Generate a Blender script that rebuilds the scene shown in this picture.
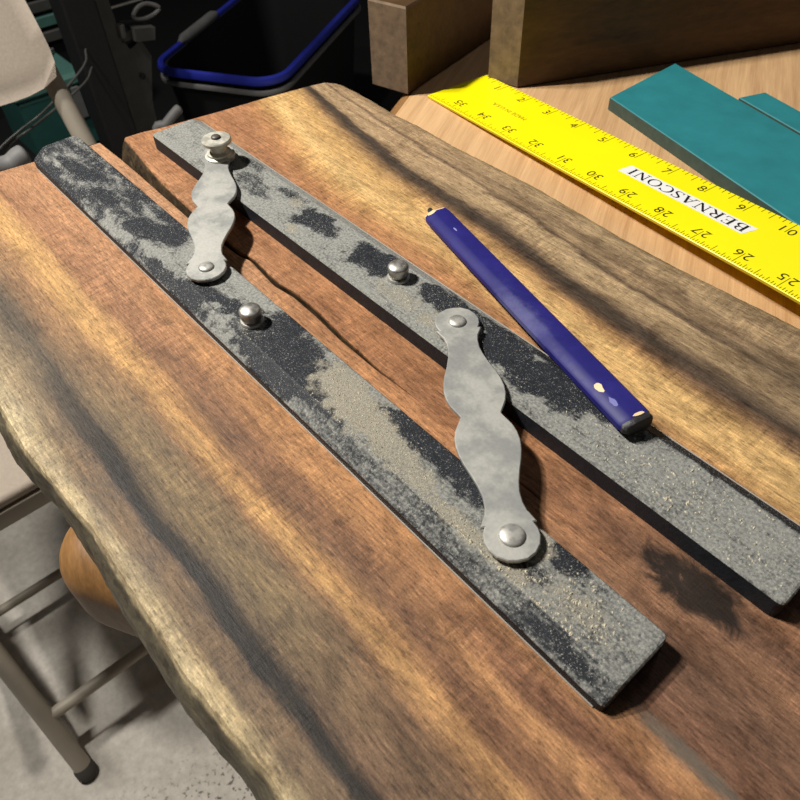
import bpy, bmesh, math, random
import numpy as np
from mathutils import Matrix, Vector, Euler

for o in list(bpy.data.objects): bpy.data.objects.remove(o, do_unlink=True)
scene = bpy.context.scene
C = scene.collection

# ------------------------------------------------------------------ camera
cd = bpy.data.cameras.new('camera'); cam = bpy.data.objects.new('camera', cd); C.objects.link(cam)
Rm = ((0.65416169, -0.54657849, 0.5228044), (0.75571754, 0.50069741, -0.42212925), (-0.03104003, 0.67123324, 0.74059601))
cam.matrix_world = Matrix(((*Rm[0], 0.42096), (*Rm[1], -0.08398), (*Rm[2], 0.21207), (0, 0, 0, 1)))
cd.sensor_width = 36; cd.lens = 722.24 / 800 * 36
cd.clip_start = 0.01; cd.clip_end = 30
cd.dof.use_dof = True; cd.dof.focus_distance = 0.33; cd.dof.aperture_fstop = 32
scene.camera = cam

# ------------------------------------------------------------------ light and exposure
w = bpy.data.worlds.new('garage_ambient'); scene.world = w; w.use_nodes = True
w.node_tree.nodes['Background'].inputs[0].default_value = (0.95, 0.97, 1.0, 1)
w.node_tree.nodes['Background'].inputs[1].default_value = 0.036
def area(name, loc, tgt, size, power, col):
    l = bpy.data.lights.new(name, 'AREA'); l.shape = 'DISK'; l.size = size; l.energy = power; l.color = col
    o = bpy.data.objects.new(name, l); C.objects.link(o); o.location = loc
    o.rotation_euler = (Vector(tgt) - Vector(loc)).to_track_quat('-Z', 'Y').to_euler()
    return o
area('clamp_lamp', (-0.27, -0.20, 0.74), (0.15, 0.05, 0), 0.045, 9.0, (1.0, 0.972, 0.915))
area('ceiling_lamp', (-0.72, -0.50, 1.6), (0.15, 0.0, 0), 0.20, 25, (1.0, 0.97, 0.92))
area('far_ceiling_lamp', (-0.1, 1.5, 1.5), (0.2, 0.05, 0), 0.4, 1.6, (1.0, 0.96, 0.9))
scene.view_settings.view_transform = 'Standard'; scene.view_settings.look = 'None'
scene.view_settings.gamma = 1.0; scene.view_settings.use_curve_mapping = False
scene.view_settings.exposure = 0.0

# ------------------------------------------------------------------ helpers
rng = np.random.default_rng(7); random.seed(7)
def lin(r, g, b):
    f = lambda c: (c / 255 / 12.92) if c / 255 <= 0.04045 else ((c / 255 + 0.055) / 1.055) ** 2.4
    return (f(r), f(g), f(b), 1)
def link(name, me, m=None, parent=None):
    o = bpy.data.objects.new(name, me); C.objects.link(o)
    if m is not None and not me.materials: me.materials.append(m)
    if parent is not None: o.parent = parent
    return o
def mesh(name, verts, faces, m=None, parent=None, smooth=False, angle=None):
    me = bpy.data.meshes.new(name); me.from_pydata([tuple(v) for v in verts], [], [tuple(f) for f in faces]); me.update()
    bm = bmesh.new(); bm.from_mesh(me); bmesh.ops.recalc_face_normals(bm, faces=bm.faces)
    if smooth:
        for f in bm.faces: f.smooth = True
        lim = math.radians(angle or 40)
        for e in bm.edges:
            if len(e.link_faces) == 2 and e.calc_face_angle(0) > lim: e.smooth = False
    bm.to_mesh(me); bm.free()
    return link(name, me, m, parent)
def empty(name, loc=(0, 0, 0)):
    o = bpy.data.objects.new(name, None); C.objects.link(o); o.location = loc; o.empty_display_size = 0.02
    return o
def tag(o, label, cat, group=None, kind=None):
    if label: o['label'] = label
    if cat: o['category'] = cat
    if group: o['group'] = group
    if kind: o['kind'] = kind
    return o
def under(root, *objs):
    """parent objects built in world coordinates to an Empty that stands at the thing's base"""
    inv = Matrix.Translation(root.location).inverted()
    for o in objs:
        if o.parent is None:
            o.parent = root; o.matrix_parent_inverse = inv
def prism(poly, z0, z1, bev=0.0, seg=1):
    """vertical prism over polygon (xy) with a small chamfer at top and bottom"""
    P = np.array(poly, float); n = len(P)
    if bev:
        c = []
        for i in range(n):
            a, b, d = P[i - 1], P[i], P[(i + 1) % n]
            e1 = (b - a) / (np.linalg.norm(b - a) + 1e-12); e2 = (d - b) / (np.linalg.norm(d - b) + 1e-12)
            nrm = np.array([-(e1 + e2)[1], (e1 + e2)[0]]); nrm /= np.linalg.norm(nrm) + 1e-12
            k = max(0.4, math.sqrt(max(0.0, (1 + e1 @ e2) / 2)))
            c.append(b + nrm * bev / k)
        I = np.array(c)
        area2 = sum(P[i][0] * P[(i + 1) % n][1] - P[(i + 1) % n][0] * P[i][1] for i in range(n))
        if area2 < 0: I = 2 * P - I
        rings = []
        for k in range(seg + 1):
            t = math.pi / 2 * k / seg; rings.append((I + (P - I) * math.sin(t), z0 + bev * (1 - math.cos(t))))
        for k in range(seg + 1):
            t = math.pi / 2 * (1 - k / seg); rings.append((I + (P - I) * math.sin(t), z1 - bev * (1 - math.cos(t))))
    else: rings = [(P, z0), (P, z1)]
    v = []; f = []
    for ring, z in rings: v += [(x, y, z) for x, y in ring]
    for r in range(len(rings) - 1):
        for i in range(n):
            j = (i + 1) % n; f.append((r * n + i, r * n + j, (r + 1) * n + j, (r + 1) * n + i))
    f.append(tuple(range(n))[::-1]); f.append(tuple(range((len(rings) - 1) * n, len(rings) * n)))
    return v, f
def obox(c, dirx, hx, hy, z0, z1, bev=0.001):
    d = np.array(dirx, float); d /= np.linalg.norm(d); n = np.array([-d[1], d[0]]); c = np.array(c)
    return prism([c - d * hx - n * hy, c + d * hx - n * hy, c + d * hx + n * hy, c - d * hx + n * hy], z0, z1, bev)
def lathe(prof, c, seg=32):
    v = []; f = []
    for r, z in prof:
        for k in range(seg):
            a = 2 * math.pi * k / seg; v.append((c[0] + r * math.cos(a), c[1] + r * math.sin(a), c[2] + z))
    for i in range(len(prof) - 1):
        for k in range(seg):
            j = (k + 1) % seg; f.append((i * seg + k, i * seg + j, (i + 1) * seg + j, (i + 1) * seg + k))
    f.append(tuple(range(seg))[::-1]); f.append(tuple(range((len(prof) - 1) * seg, len(prof) * seg)))
    return v, f
def tube(pts, r, seg=10, flat=1.0):
    P = [Vector(p) for p in pts]; v = []; f = []; n = len(P)
    rr = r if hasattr(r, '__len__') else [r] * n
    up = Vector((0.13, 0.27, 0.95)).normalized()
    for i in range(n):
        t = (P[min(i + 1, n - 1)] - P[max(i - 1, 0)]).normalized()
        a = t.cross(up)
        if a.length < 0.05: a = t.cross(Vector((1, 0, 0)))
        a.normalize(); b = a.cross(t)
        for k in range(seg):
            th = 2 * math.pi * k / seg; v.append(P[i] + a * rr[i] * math.cos(th) + b * rr[i] * flat * math.sin(th))
    for i in range(n - 1):
        for k in range(seg):
            j = (k + 1) % seg; f.append((i * seg + k, i * seg + j, (i + 1) * seg + j, (i + 1) * seg + k))
    f.append(tuple(range(seg))[::-1]); f.append(tuple(range((n - 1) * seg, n * seg)))
    return v, f
def join(*parts):
    V = []; F = []
    for v, f in parts:
        k = len(V); V += list(v); F += [tuple(i + k for i in q) for q in f]
    return V, F
def rrect(hx, hy, r, n=6):
    p = []
    for cx, cy, a0 in ((hx - r, hy - r, 0), (-hx + r, hy - r, 90), (-hx + r, -hy + r, 180), (hx - r, -hy + r, 270)):
        for k in range(n + 1):
            a = math.radians(a0 + 90 * k / n); p.append((cx + r * math.cos(a), cy + r * math.sin(a)))
    return p
def smoothcurve(pts, n=8):
    P = [np.array(p, float) for p in pts]; P = [2 * P[0] - P[1]] + P + [2 * P[-1] - P[-2]]; out = []
    for i in range(1, len(P) - 2):
        for k in range(n):
            t = k / n; a, b, c, d = P[i - 1:i + 3]
            out.append(0.5 * ((2 * b) + (c - a) * t + (2 * a - 5 * b + 4 * c - d) * t * t + (-a + 3 * b - 3 * c + d) * t ** 3))
    out.append(P[-2]); return out
def vnoise(x, y, seed=0):
    """smooth value noise for arrays"""
    x = np.asarray(x, float); y = np.asarray(y, float)
    xi = np.floor(x).astype(np.int64); yi = np.floor(y).astype(np.int64); fx = x - xi; fy = y - yi
    fx = fx * fx * (3 - 2 * fx); fy = fy * fy * (3 - 2 * fy)
    def h(a, b):
        s = np.sin(a * 127.1 + b * 311.7 + seed * 74.7) * 43758.5453; return s - np.floor(s)
    return (h(xi, yi) * (1 - fx) + h(xi + 1, yi) * fx) * (1 - fy) + (h(xi, yi + 1) * (1 - fx) + h(xi + 1, yi + 1) * fx) * fy

# ------------------------------------------------------------------ materials
class M:
    def __init__(s, name, rough=0.5, metal=0.0, spec=0.5):
        s.m = bpy.data.materials.new(name); s.m.use_nodes = True; s.t = s.m.node_tree; s.n = s.t.nodes
        s.b = s.n['Principled BSDF']; s.b.inputs['Roughness'].default_value = rough
        s.b.inputs['Metallic'].default_value = metal; s.b.inputs['Specular IOR Level'].default_value = spec
        s.co = s.n.new('ShaderNodeTexCoord').outputs['Object']
    def set(s, inp, val):
        if hasattr(val, 'is_output'): s.t.links.new(val, inp)
        else: inp.default_value = val
    def map(s, scale=(1, 1, 1), rot=(0, 0, 0), loc=(0, 0, 0), src=None):
        n = s.n.new('ShaderNodeMapping'); n.inputs['Scale'].default_value = scale; n.inputs['Rotation'].default_value = rot
        n.inputs['Location'].default_value = loc; s.set(n.inputs['Vector'], src or s.co); return n.outputs[0]
    def noise(s, vec, scale=1, detail=4, rough=0.55, dist=0):
        n = s.n.new('ShaderNodeTexNoise'); s.set(n.inputs['Vector'], vec); n.inputs['Scale'].default_value = scale
        n.inputs['Detail'].default_value = detail; n.inputs['Roughness'].default_value = rough; n.inputs['Distortion'].default_value = dist
        return n.outputs[0]
    def math(s, op, a, b=0.0, c=None, clamp=False):
        n = s.n.new('ShaderNodeMath'); n.operation = op; n.use_clamp = clamp
        s.set(n.inputs[0], a); s.set(n.inputs[1], b)
        if c is not None: s.set(n.inputs[2], c)
        return n.outputs[0]
    def ss(s, x, a, b, lo=0.0, hi=1.0):
        n = s.n.new('ShaderNodeMapRange'); n.interpolation_type = 'SMOOTHSTEP'; s.set(n.inputs[0], x)
        for i, v in enumerate((a, b, lo, hi)): n.inputs[i + 1].default_value = v
        return n.outputs[0]
    def ramp(s, x, stops, lo=0.0, hi=1.0, interp='LINEAR'):
        n = s.n.new('ShaderNodeValToRGB'); s.set(n.inputs[0], x); n.color_ramp.interpolation = interp
        e = n.color_ramp.elements
        while len(e) > 1: e.remove(e[-1])
        for i, (p, c) in enumerate(stops):
            q = (p - lo) / (hi - lo); k = e[0] if i == 0 else e.new(q); k.position = q; k.color = c
        return n.outputs[0]
    def mix(s, f, a, b, mode='MIX'):
        n = s.n.new('ShaderNodeMix'); n.data_type = 'RGBA'; n.blend_type = mode
        s.set(n.inputs[0], f); s.set(n.inputs[6], a); s.set(n.inputs[7], b); return n.outputs[2]
    def xyz(s, vec=None):
        n = s.n.new('ShaderNodeSeparateXYZ'); s.set(n.inputs[0], vec or s.co); return n.outputs
    def attr(s, name):
        n = s.n.new('ShaderNodeAttribute'); n.attribute_name = name; return n.outputs['Fac']
    def col(s, c): s.set(s.b.inputs['Base Color'], c); return s
    def rough(s, r): s.set(s.b.inputs['Roughness'], r); return s
    def bump(s, h, strength=0.2, dist=0.001):
        n = s.n.new('ShaderNodeBump'); n.inputs['Strength'].default_value = strength; n.inputs['Distance'].default_value = dist
        s.set(n.inputs['Height'], h); s.t.links.new(n.outputs[0], s.b.inputs['Normal']); return s
def plain(name, rgb, rough=0.5, metal=0.0, spec=0.5, var=0.12, scale=40, bump=0.0):
    m = M(name, rough, metal, spec); n = m.noise(m.co, scale, 5, 0.6)
    c = lin(*rgb); d = tuple(x * (1 - var) for x in c[:3]) + (1,); l = tuple(min(1, x * (1 + var)) for x in c[:3]) + (1,)
    m.col(m.ramp(n, [(0.3, d), (0.7, l)]))
    if bump: m.bump(n, bump, 0.001)
    return m.m

# --- walnut slab: colour bands lie along the grain (x), by distance across it (y)
def slab_material():
    m = M('walnut_slab', 0.5, 0, 0.22); x, y, z = m.xyz()
    # slow meander of the grain, more on the right hand sapwood side
    sh = m.ramp(x, [(0.0, (.95,) * 3 + (1,)), (0.03, (.82,) * 3 + (1,)), (0.08, (.66,) * 3 + (1,)), (0.137, (.54,) * 3 + (1,)), (0.217, (.5,) * 3 + (1,)),
                    (0.2625, (.41,) * 3 + (1,)), (0.384, (.33,) * 3 + (1,)), (0.6, (.2,) * 3 + (1,))], 0, 1)
    sh = m.math('MULTIPLY', m.math('SUBTRACT', sh, 0.5), 0.08)
    wgt = m.math('MULTIPLY', m.ss(y, 0.07, 0.135), m.ss(y, 0.165, 0.2, 1.0, 0.15))
    v = m.math('SUBTRACT', y, m.math('MULTIPLY', sh, wgt))
    big = m.noise(m.map((11, 30, 9)), 1, 3, 0.55)
    mid = m.noise(m.map((22, 160, 22)), 1, 4, 0.6)
    v = m.math('ADD', v, m.math('MULTIPLY', m.math('SUBTRACT', big, 0.5), 0.010))
    v = m.math('ADD', v, m.math('MULTIPLY', m.math('SUBTRACT', mid, 0.5), 0.006))
    v = m.math('ADD', v, m.math('MULTIPLY', m.math('SUBTRACT', m.noise(m.map((110, 620, 90)), 1, 4, 0.7), 0.5), 0.005))
    t = m.math('DIVIDE', m.math('ADD', v, 0.1), 0.32)
    def bands(L, k=0.94, sat=0.82):
        out = []
        for p, c in L:
            g = 0.3 * c[0] + 0.59 * c[1] + 0.11 * c[2]
            out.append(((p + 0.1) / 0.32, lin(*[(g + (x - g) * sat) * k for x in c])))
        return m.ramp(t, out)
    far = bands([(-.085, (196, 174, 138)), (-.075, (170, 142, 108)), (-.066, (130, 106, 84)), (-.060, (92, 78, 68)), (-.056, (120, 94, 74)), (-.050, (150, 108, 76)), (-.042, (172, 122, 80)), (-.036, (208, 152, 90)),
                 (-.030, (204, 148, 90)), (-.024, (170, 114, 78)), (-.015, (178, 120, 84)), (-.007, (186, 128, 90)), (0, (186, 124, 84)), (.034, (194, 136, 98)), (.047, (186, 124, 84)), (.058, (180, 116, 76)), (.097, (178, 116, 78)), (.104, (188, 124, 78)),
                 (.113, (212, 156, 94)), (.119, (228, 178, 112)), (.127, (212, 160, 98)), (.134, (216, 162, 96)), (.1395, (190, 140, 88)), (.1435, (128, 94, 66)), (.147, (76, 60, 50)), (.1512, (80, 63, 53)), (.1530, (158, 124, 92)), (.158, (188, 150, 112))])
    farR = bands([(.158, (188, 150, 112)), (.163, (172, 134, 100)), (.1695, (192, 154, 116)), (.1715, (120, 90, 70)), (.175, (180, 142, 106)), (.187, (192, 152, 114)), (.198, (180, 142, 108))])
    mid = bands([(-.088, (184, 162, 126)), (-.082, (206, 178, 140)), (-.078, (180, 152, 114)), (-.0745, (128, 100, 76)), (-.0668, (122, 94, 74)), (-.0655, (58, 50, 46)), (-.0605, (50, 43, 40)), (-.0575, (112, 90, 70)), (-.050, (140, 112, 80)), (-.042, (134, 104, 76)),
                 (-.0385, (158, 112, 76)), (-.034, (206, 150, 90)), (-.030, (186, 130, 80)), (-.024, (134, 92, 66)), (-.016, (150, 100, 70)), (-.009, (186, 126, 80)), (0, (192, 128, 80)), (.036, (186, 122, 78)), (.047, (170, 108, 70)), (.058, (180, 116, 74)), (.097, (182, 118, 76)),
                 (.106, (190, 128, 80)), (.115, (222, 166, 100)), (.130, (226, 174, 108)), (.138, (196, 142, 88)), (.143, (120, 86, 62)), (.147, (74, 58, 48)), (.1520, (86, 68, 56)), (.154, (140, 110, 84))])
    midR = bands([(.154, (140, 110, 84)), (.158, (184, 148, 110)), (.168, (188, 152, 114)), (.170, (104, 80, 62)), (.1735, (166, 132, 98)), (.179, (138, 108, 82)), (.183, (186, 150, 112)), (.198, (176, 140, 106))])
    near = bands([(-.088, (186, 162, 122)), (-.080, (216, 186, 144)), (-.0765, (170, 142, 106)), (-.0735, (132, 104, 80)), (-.0668, (126, 98, 78)), (-.0655, (60, 52, 48)), (-.0605, (54, 46, 43)), (-.057, (124, 90, 70)), (-.046, (124, 90, 68)), (-.040, (136, 96, 70)), (-.036, (180, 126, 82)), (-.032, (196, 138, 86)), (-.028, (150, 100, 70)),
                  (-.022, (140, 92, 66)), (-.015, (190, 130, 84)), (-.011, (150, 98, 70)), (-.006, (142, 92, 68)), (0, (176, 118, 78)), (.004, (182, 124, 84)), (.012, (132, 88, 68)), (.030, (122, 84, 66)), (.043, (152, 104, 78)), (.052, (124, 84, 66)), (.062, (150, 100, 72)), (.097, (150, 100, 70)),
                  (.106, (200, 146, 90)), (.118, (230, 178, 112)), (.132, (222, 170, 106)), (.140, (140, 102, 74)), (.148, (84, 66, 56))])
    nearR = bands([(.148, (84, 66, 56)), (.154, (124, 98, 76)), (.160, (160, 128, 96)), (.168, (132, 104, 80)), (.173, (96, 76, 62)), (.180, (154, 122, 92)), (.198, (164, 130, 98))])
    nx = m.math('ADD', x, m.math('MULTIPLY', m.math('SUBTRACT', big, 0.5), 0.10))
    far = m.mix(m.ss(v, .1579, .1581), far, farR); mid = m.mix(m.ss(v, .1539, .1541), mid, midR); near = m.mix(m.ss(v, .1479, .1481), near, nearR)
    base = m.mix(m.ss(nx, 0.12, 0.23), far, mid); base = m.mix(m.ss(nx, 0.30, 0.40), base, near)
    g3 = lambda a: (a, a * .985, a * .965, 1)
    # figure: soft mottling, streaks, pores, saw chatter and scratches
    blot = m.noise(m.map((46, 95, 46), loc=(3, 1, 0)), 1, 6, 0.68, 0.6)
    base = m.mix(m.ss(x, 0.1, 0.35, 0.5, 0.85), base, m.ramp(blot, [(0.36, (.58, .54, .51, 1)), (0.5, g3(1)), (0.64, (1.36, 1.33, 1.27, 1))]), 'MULTIPLY')
    st = m.noise(m.map((20, 520, 60)), 1, 6, 0.7, 0.2)
    base = m.mix(0.7, base, m.ramp(st, [(0.3, g3(.55)), (0.5, g3(1)), (0.7, g3(1.36))]), 'MULTIPLY')
    chat = m.noise(m.map((420, 60, 70), rot=(0, 0, 0.22)), 1, 5, 0.75)
    gate = m.ss(m.noise(m.map((20, 30, 18), loc=(7, 2, 0)), 1, 3), 0.44, 0.62)
    base = m.mix(m.math('MULTIPLY', gate, 0.7), base, m.ramp(chat, [(0.34, g3(.58)), (0.66, g3(1.4))]), 'MULTIPLY')
    fleck = m.noise(m.map((210, 1150, 300), rot=(0, 0, 0.10)), 1, 3, 0.7)
    base = m.mix(0.8, base, m.ramp(fleck, [(0.36, g3(.42)), (0.45, g3(.98)), (0.56, g3(1.02)), (0.66, g3(1.6))]), 'MULTIPLY')
    grit = m.noise(m.co, 1500, 2, 0.6)
    base = m.mix(0.55, base, m.ramp(grit, [(0.3, g3(.68)), (0.7, g3(1.32))]), 'MULTIPLY')
    # dark knot between the near ends of the bars
    kx = m.math('DIVIDE', m.math('SUBTRACT', x, 0.395), 0.024); ky = m.math('DIVIDE', m.math('SUBTRACT', y, 0.0535), 0.012)
    kn = m.noise(m.map((80, 130, 60)), 1, 6, 0.68, 0.8)
    kd = m.math('ADD', m.math('SQRT', m.math('ADD', m.math('MULTIPLY', kx, kx), m.math('MULTIPLY', ky, ky))), m.math('MULTIPLY', m.math('SUBTRACT', kn, 0.5), 1.6))
    base = m.mix(m.ss(kd, 0.45, 0.95, 0.93, 0.0), base, m.ramp(kn, [(0.4, lin(30, 25, 23)), (0.64, lin(46, 38, 34)), (0.70, lin(110, 82, 64))]))
    # greenish grey stain off the end of the left bar
    gx = m.math('DIVIDE', m.math('SUBTRACT', x, 0.424), 0.022); gy = m.math('DIVIDE', m.math('SUBTRACT', y, 0.009), 0.0035)
    gd = m.math('ADD', m.math('SQRT', m.math('ADD', m.math('MULTIPLY', gx, gx), m.math('MULTIPLY', gy, gy))), m.math('MULTIPLY', m.math('SUBTRACT', kn, 0.5), 1.8))
    base = m.mix(m.ss(gd, 0.3, 1.1, 0.7, 0.0), base, lin(96, 92, 86))
    # bark on the outer side below the rim
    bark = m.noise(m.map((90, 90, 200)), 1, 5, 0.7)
    bcol = m.ramp(bark, [(0.3, lin(58, 50, 42)), (0.55, lin(104, 92, 76)), (0.75, lin(140, 124, 100))])
    side = m.ss(m.math('ADD', z, m.math('MULTIPLY', m.math('SUBTRACT', bark, 0.5), 0.003)), -0.0062, -0.0035, 1.0, 0.0)
    side = m.mix(m.ss(y, 0.10, 0.12), side, m.ss(z, -0.0105, -0.0075, 1.0, 0.0))
    base = m.mix(side, base, bcol)
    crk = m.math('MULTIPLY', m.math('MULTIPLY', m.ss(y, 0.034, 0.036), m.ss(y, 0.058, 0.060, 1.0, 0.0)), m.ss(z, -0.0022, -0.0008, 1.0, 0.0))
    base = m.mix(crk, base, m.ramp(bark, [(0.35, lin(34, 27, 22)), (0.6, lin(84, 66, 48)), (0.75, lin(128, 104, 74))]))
    base = m.mix(1.0, base, (0.95, 1.02, 0.98, 1), 'MULTIPLY')
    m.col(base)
    h = m.math('ADD', m.math('MULTIPLY', st, 0.5), m.math('ADD', m.math('MULTIPLY', chat, m.math('MULTIPLY', gate, 0.9)), m.math('MULTIPLY', fleck, 0.8)))
    m.bump(h, 0.55, 0.0005)
    m.rough(m.ramp(blot, [(0.3, (.48,) * 3 + (1,)), (0.7, (.66,) * 3 + (1,))]))
    return m.m
MAT_SLAB = slab_material()

def grainwood(name, dark, light, rot, sx=6, sy=260, rough=0.5, fine=900, spec=0.4):
    m = M(name, rough, 0, spec); vec = m.map((sx, sy, sy * 0.5), rot=(0, 0, rot))
    # mapping rotates the point, so turn first and then stretch
    r = m.map((1, 1, 1), rot=(0, 0, rot)); vec = m.map((sx, sy, sy * 0.5), src=r)
    a = m.noise(vec, 1, 4, 0.6); b = m.noise(m.map((sx * 4, fine, fine * .4), src=r), 1, 3, 0.6); c = m.noise(m.map((5, 24, 12), src=r), 1, 2)
    k = m.math('ADD', m.math('MULTIPLY', a, 0.45), m.math('ADD', m.math('MULTIPLY', b, 0.3), m.math('MULTIPLY', c, 0.25)))
    m.col(m.ramp(k, [(0.34, lin(*dark)), (0.64, lin(*light))])); m.bump(b, 0.15, 0.0004)
    return m.m
BA = math.atan2(0.8737, -0.4865)          # the bench's short edge
MAT_BENCH = grainwood('maple_bench', (178, 136, 94), (222, 182, 134), -BA, sx=8, sy=150)
MAT_BENCHEND = grainwood('bench_edge', (120, 84, 48), (160, 118, 70), 0.5, sx=60, sy=300)
MAT_BLOCK = grainwood('brown_hardwood', (52, 37, 22), (96, 70, 40), -math.radians(70), sx=10, sy=160)
MAT_ENDG = plain('block_end_grain', (112, 92, 70), 0.8, var=0.3, scale=160, bump=0.3)
MAT_EDGE_PALE = plain('pale_worn_edge', (190, 178, 160), 0.7)

def bar_material():
    m = M('dusty_ebonite', 0.6, 0, 0.2)
    d = m.attr('dust'); s = m.attr('sawdust')
    n1 = m.noise(m.co, 240, 8, 0.78, 0.5); n2 = m.noise(m.co, 900, 3, 0.7); n3 = m.noise(m.map((90, 900, 300), rot=(0, 0, -0.25)), 1, 6, 0.75); n4 = m.noise(m.co, 2200, 2, 0.6)
    dd = m.math('ADD', d, m.math('MULTIPLY', m.math('SUBTRACT', n1, 0.5), 1.0))
    dd = m.math('ADD', dd, m.math('MULTIPLY', m.math('SUBTRACT', n2, 0.5), 0.55))
    dd = m.math('ADD', dd, m.math('MULTIPLY', m.math('SUBTRACT', n3, 0.5), 0.7))
    f = m.ss(dd, 0.24, 0.80)
    black = m.ramp(n1, [(0.3, lin(26, 28, 32)), (0.7, lin(44, 47, 53))])
    grey = m.ramp(n2, [(0.3, lin(112, 113, 109)), (0.7, lin(160, 159, 151))])
    c = m.mix(f, black, grey)
    sd = m.math('ADD', s, m.math('MULTIPLY', m.math('SUBTRACT', n1, 0.5), 0.9)); sd = m.math('ADD', sd, m.math('MULTIPLY', m.math('SUBTRACT', n2, 0.5), 0.8))
    tan = m.ramp(n4, [(0.3, lin(112, 107, 95)), (0.7, lin(178, 170, 152))])
    c = m.mix(m.ss(sd, 0.25, 0.85), c, tan)
    sp = m.ss(m.math('ADD', m.math('MULTIPLY', n4, 0.7), m.math('MULTIPLY', n2, 0.3)), 0.565, 0.63); c = m.mix(m.math('MULTIPLY', sp, m.ss(dd, -0.3, 0.3, 0.0, 0.75)), c, lin(176, 173, 164))
    m.col(c); m.rough(m.ss(dd, 0.0, 0.8, 0.55, 0.95))
    m.bump(m.math('ADD', n2, m.math('MULTIPLY', sd, 0.6)), 0.35, 0.0004)
    return m.m
MAT_BAR = bar_material()
def steel(name, lo, hi, rough, metal, scale=60, sc2=(0.42, 0.6)):
    m = M(name, rough, metal, 0.5); n = m.noise(m.co, scale, 4, 0.6); n2 = m.noise(m.co, scale * 12, 3, 0.6)
    c = m.ramp(n, [(sc2[0], lin(*lo)), (sc2[1], lin(*hi))], interp='EASE')
    m.col(m.mix(0.5, c, m.ramp(n2, [(0.3, (.82, .82, .82, 1)), (0.7, (1.12, 1.12, 1.1, 1))]), 'MULTIPLY'))
    m.rough(m.ramp(n, [(0.35, (rough * 0.85,) * 3 + (1,)), (0.65, (min(1, rough * 1.15),) * 3 + (1,))])); m.bump(n2, 0.08, 0.0003)
    return m.m
MAT_LEVER = steel('dusty_nickel', (162, 162, 158), (186, 184, 176), 0.5, 0.4, 60, (0.40, 0.60))
MAT_RIVET = steel('worn_nickel', (170, 168, 162), (200, 196, 188), 0.42, 0.6, 200)
MAT_KNOB = steel('bright_nickel', (160, 156, 148), (196, 192, 186), 0.4, 0.8, 200)
MAT_SCREW = steel('dusty_brass_nickel', (176, 172, 158), (204, 200, 186), 0.5, 0.35, 200)
MAT_HIGHLIGHT = plain('pale_highlight', (176, 168, 156), 0.35, 0.2)
MAT_DARKMETAL = plain('dark_collar', (92, 88, 80), 0.5, 0.4)
MAT_TEAL = plain('teal_board', (40, 124, 130), 0.55, 0, 0.3, 0.10, 60, 0.05)
MAT_TEALSIDE = plain('teal_board_cut_edge', (66, 80, 70), 0.7, 0, 0.3, 0.15, 200)
MAT_YELLOW = plain('yellow_plastic', (255, 238, 12), 0.35, 0, 0.3, 0.03, 20)
MAT_YEDGE = plain('yellow_plastic_edge', (196, 166, 20), 0.5)
MAT_INK = plain('black_print', (44, 38, 14), 0.6, 0, 0.2)
MAT_INKFAINT = plain('worn_print', (150, 134, 18), 0.6, 0, 0.2)
MAT_INK2 = plain('black_letters', (34, 32, 32), 0.6, 0, 0.2)
MAT_WHITE = plain('white_label', (236, 234, 230), 0.5, 0, 0.3, 0.02)
MAT_BEIGE = plain('beige_chair_paint', (160, 150, 134), 0.5, 0, 0.4, 0.05)
MAT_VINYL = plain('beige_vinyl', (172, 158, 142), 0.7, 0, 0.3, 0.07, 300, 0.3)
MAT_RUBBER = plain('grey_rubber', (66, 62, 58), 0.85)
MAT_BLACK = plain('black_paint', (22, 22, 23), 0.6)
MAT_BLACKCOVER = plain('black_covering', (13, 13, 13), 0.9, bump=0.2)
MAT_DARKWALL = plain('dark_wall', (20, 20, 20), 0.9)
MAT_BLUE = plain('blue_plastic', (44, 54, 168), 0.4)
MAT_GREYP = plain('grey_plastic', (116, 114, 112), 0.6)
MAT_GREYST = plain('grey_steel', (92, 92, 88), 0.55, 0.2)
MAT_GREEN = plain('green_toolbox', (44, 92, 86), 0.5)
MAT_GREENL = plain('green_toolbox_lid', (86, 132, 122), 0.55)
MAT_RED = plain('red_plastic', (220, 50, 46), 0.5)
def floor_material():
    m = M('concrete', 0.85, 0, 0.25); a = m.noise(m.co, 5, 5, 0.6); b = m.noise(m.co, 90, 4, 0.7); v = m.noise(m.co, 140, 3, 0.6)
    c = m.ramp(a, [(0.35, lin(190, 182, 170)), (0.65, lin(222, 215, 204))])
    c = m.mix(0.6, c, m.ramp(b, [(0.3, (.7, .7, .69, 1)), (0.7, (1.18, 1.18, 1.17, 1))]), 'MULTIPLY')
    x, y, z = m.xyz()
    wx = m.ss(m.math('ADD', x, m.math('MULTIPLY', m.math('SUBTRACT', a, 0.5), 0.2)), -0.06, 0.06)
    c = m.mix(m.math('MULTIPLY', m.ss(v, 0.56, 0.64), wx), c, lin(108, 102, 92))      # gritty spill
    m.col(c); m.bump(b, 0.3, 0.002); return m.m
MAT_FLOOR = floor_material()
def pencil_material():
    m = M('blue_lacquer', 0.5, 0, 0.25); d = m.attr('scuff')
    n = m.noise(m.co, 300, 4, 0.7); n2 = m.noise(m.co, 90, 4, 0.6)
    f = m.math('ADD', d, m.math('MULTIPLY', m.math('SUBTRACT', n, 0.5), 0.5)); f = m.math('ADD', f, m.math('MULTIPLY', m.math('SUBTRACT', n2, 0.5), 0.7))
    c = m.mix(m.ss(f, 0.3, 1.0, 0.0, 0.35), m.ramp(n2, [(0.3, lin(29, 26, 96)), (0.7, lin(38, 34, 112))]), lin(140, 140, 168))
    m.col(c); m.rough(m.ss(f, 0.1, 0.8, 0.48, 0.8)); return m.m
MAT_PENCIL = pencil_material()
MAT_CREAM = plain('bare_pencil_wood', (232, 204, 160), 0.7)
MAT_GRAPH = plain('graphite', (34, 33, 34), 0.5, bump=0.3, scale=400)
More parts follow.
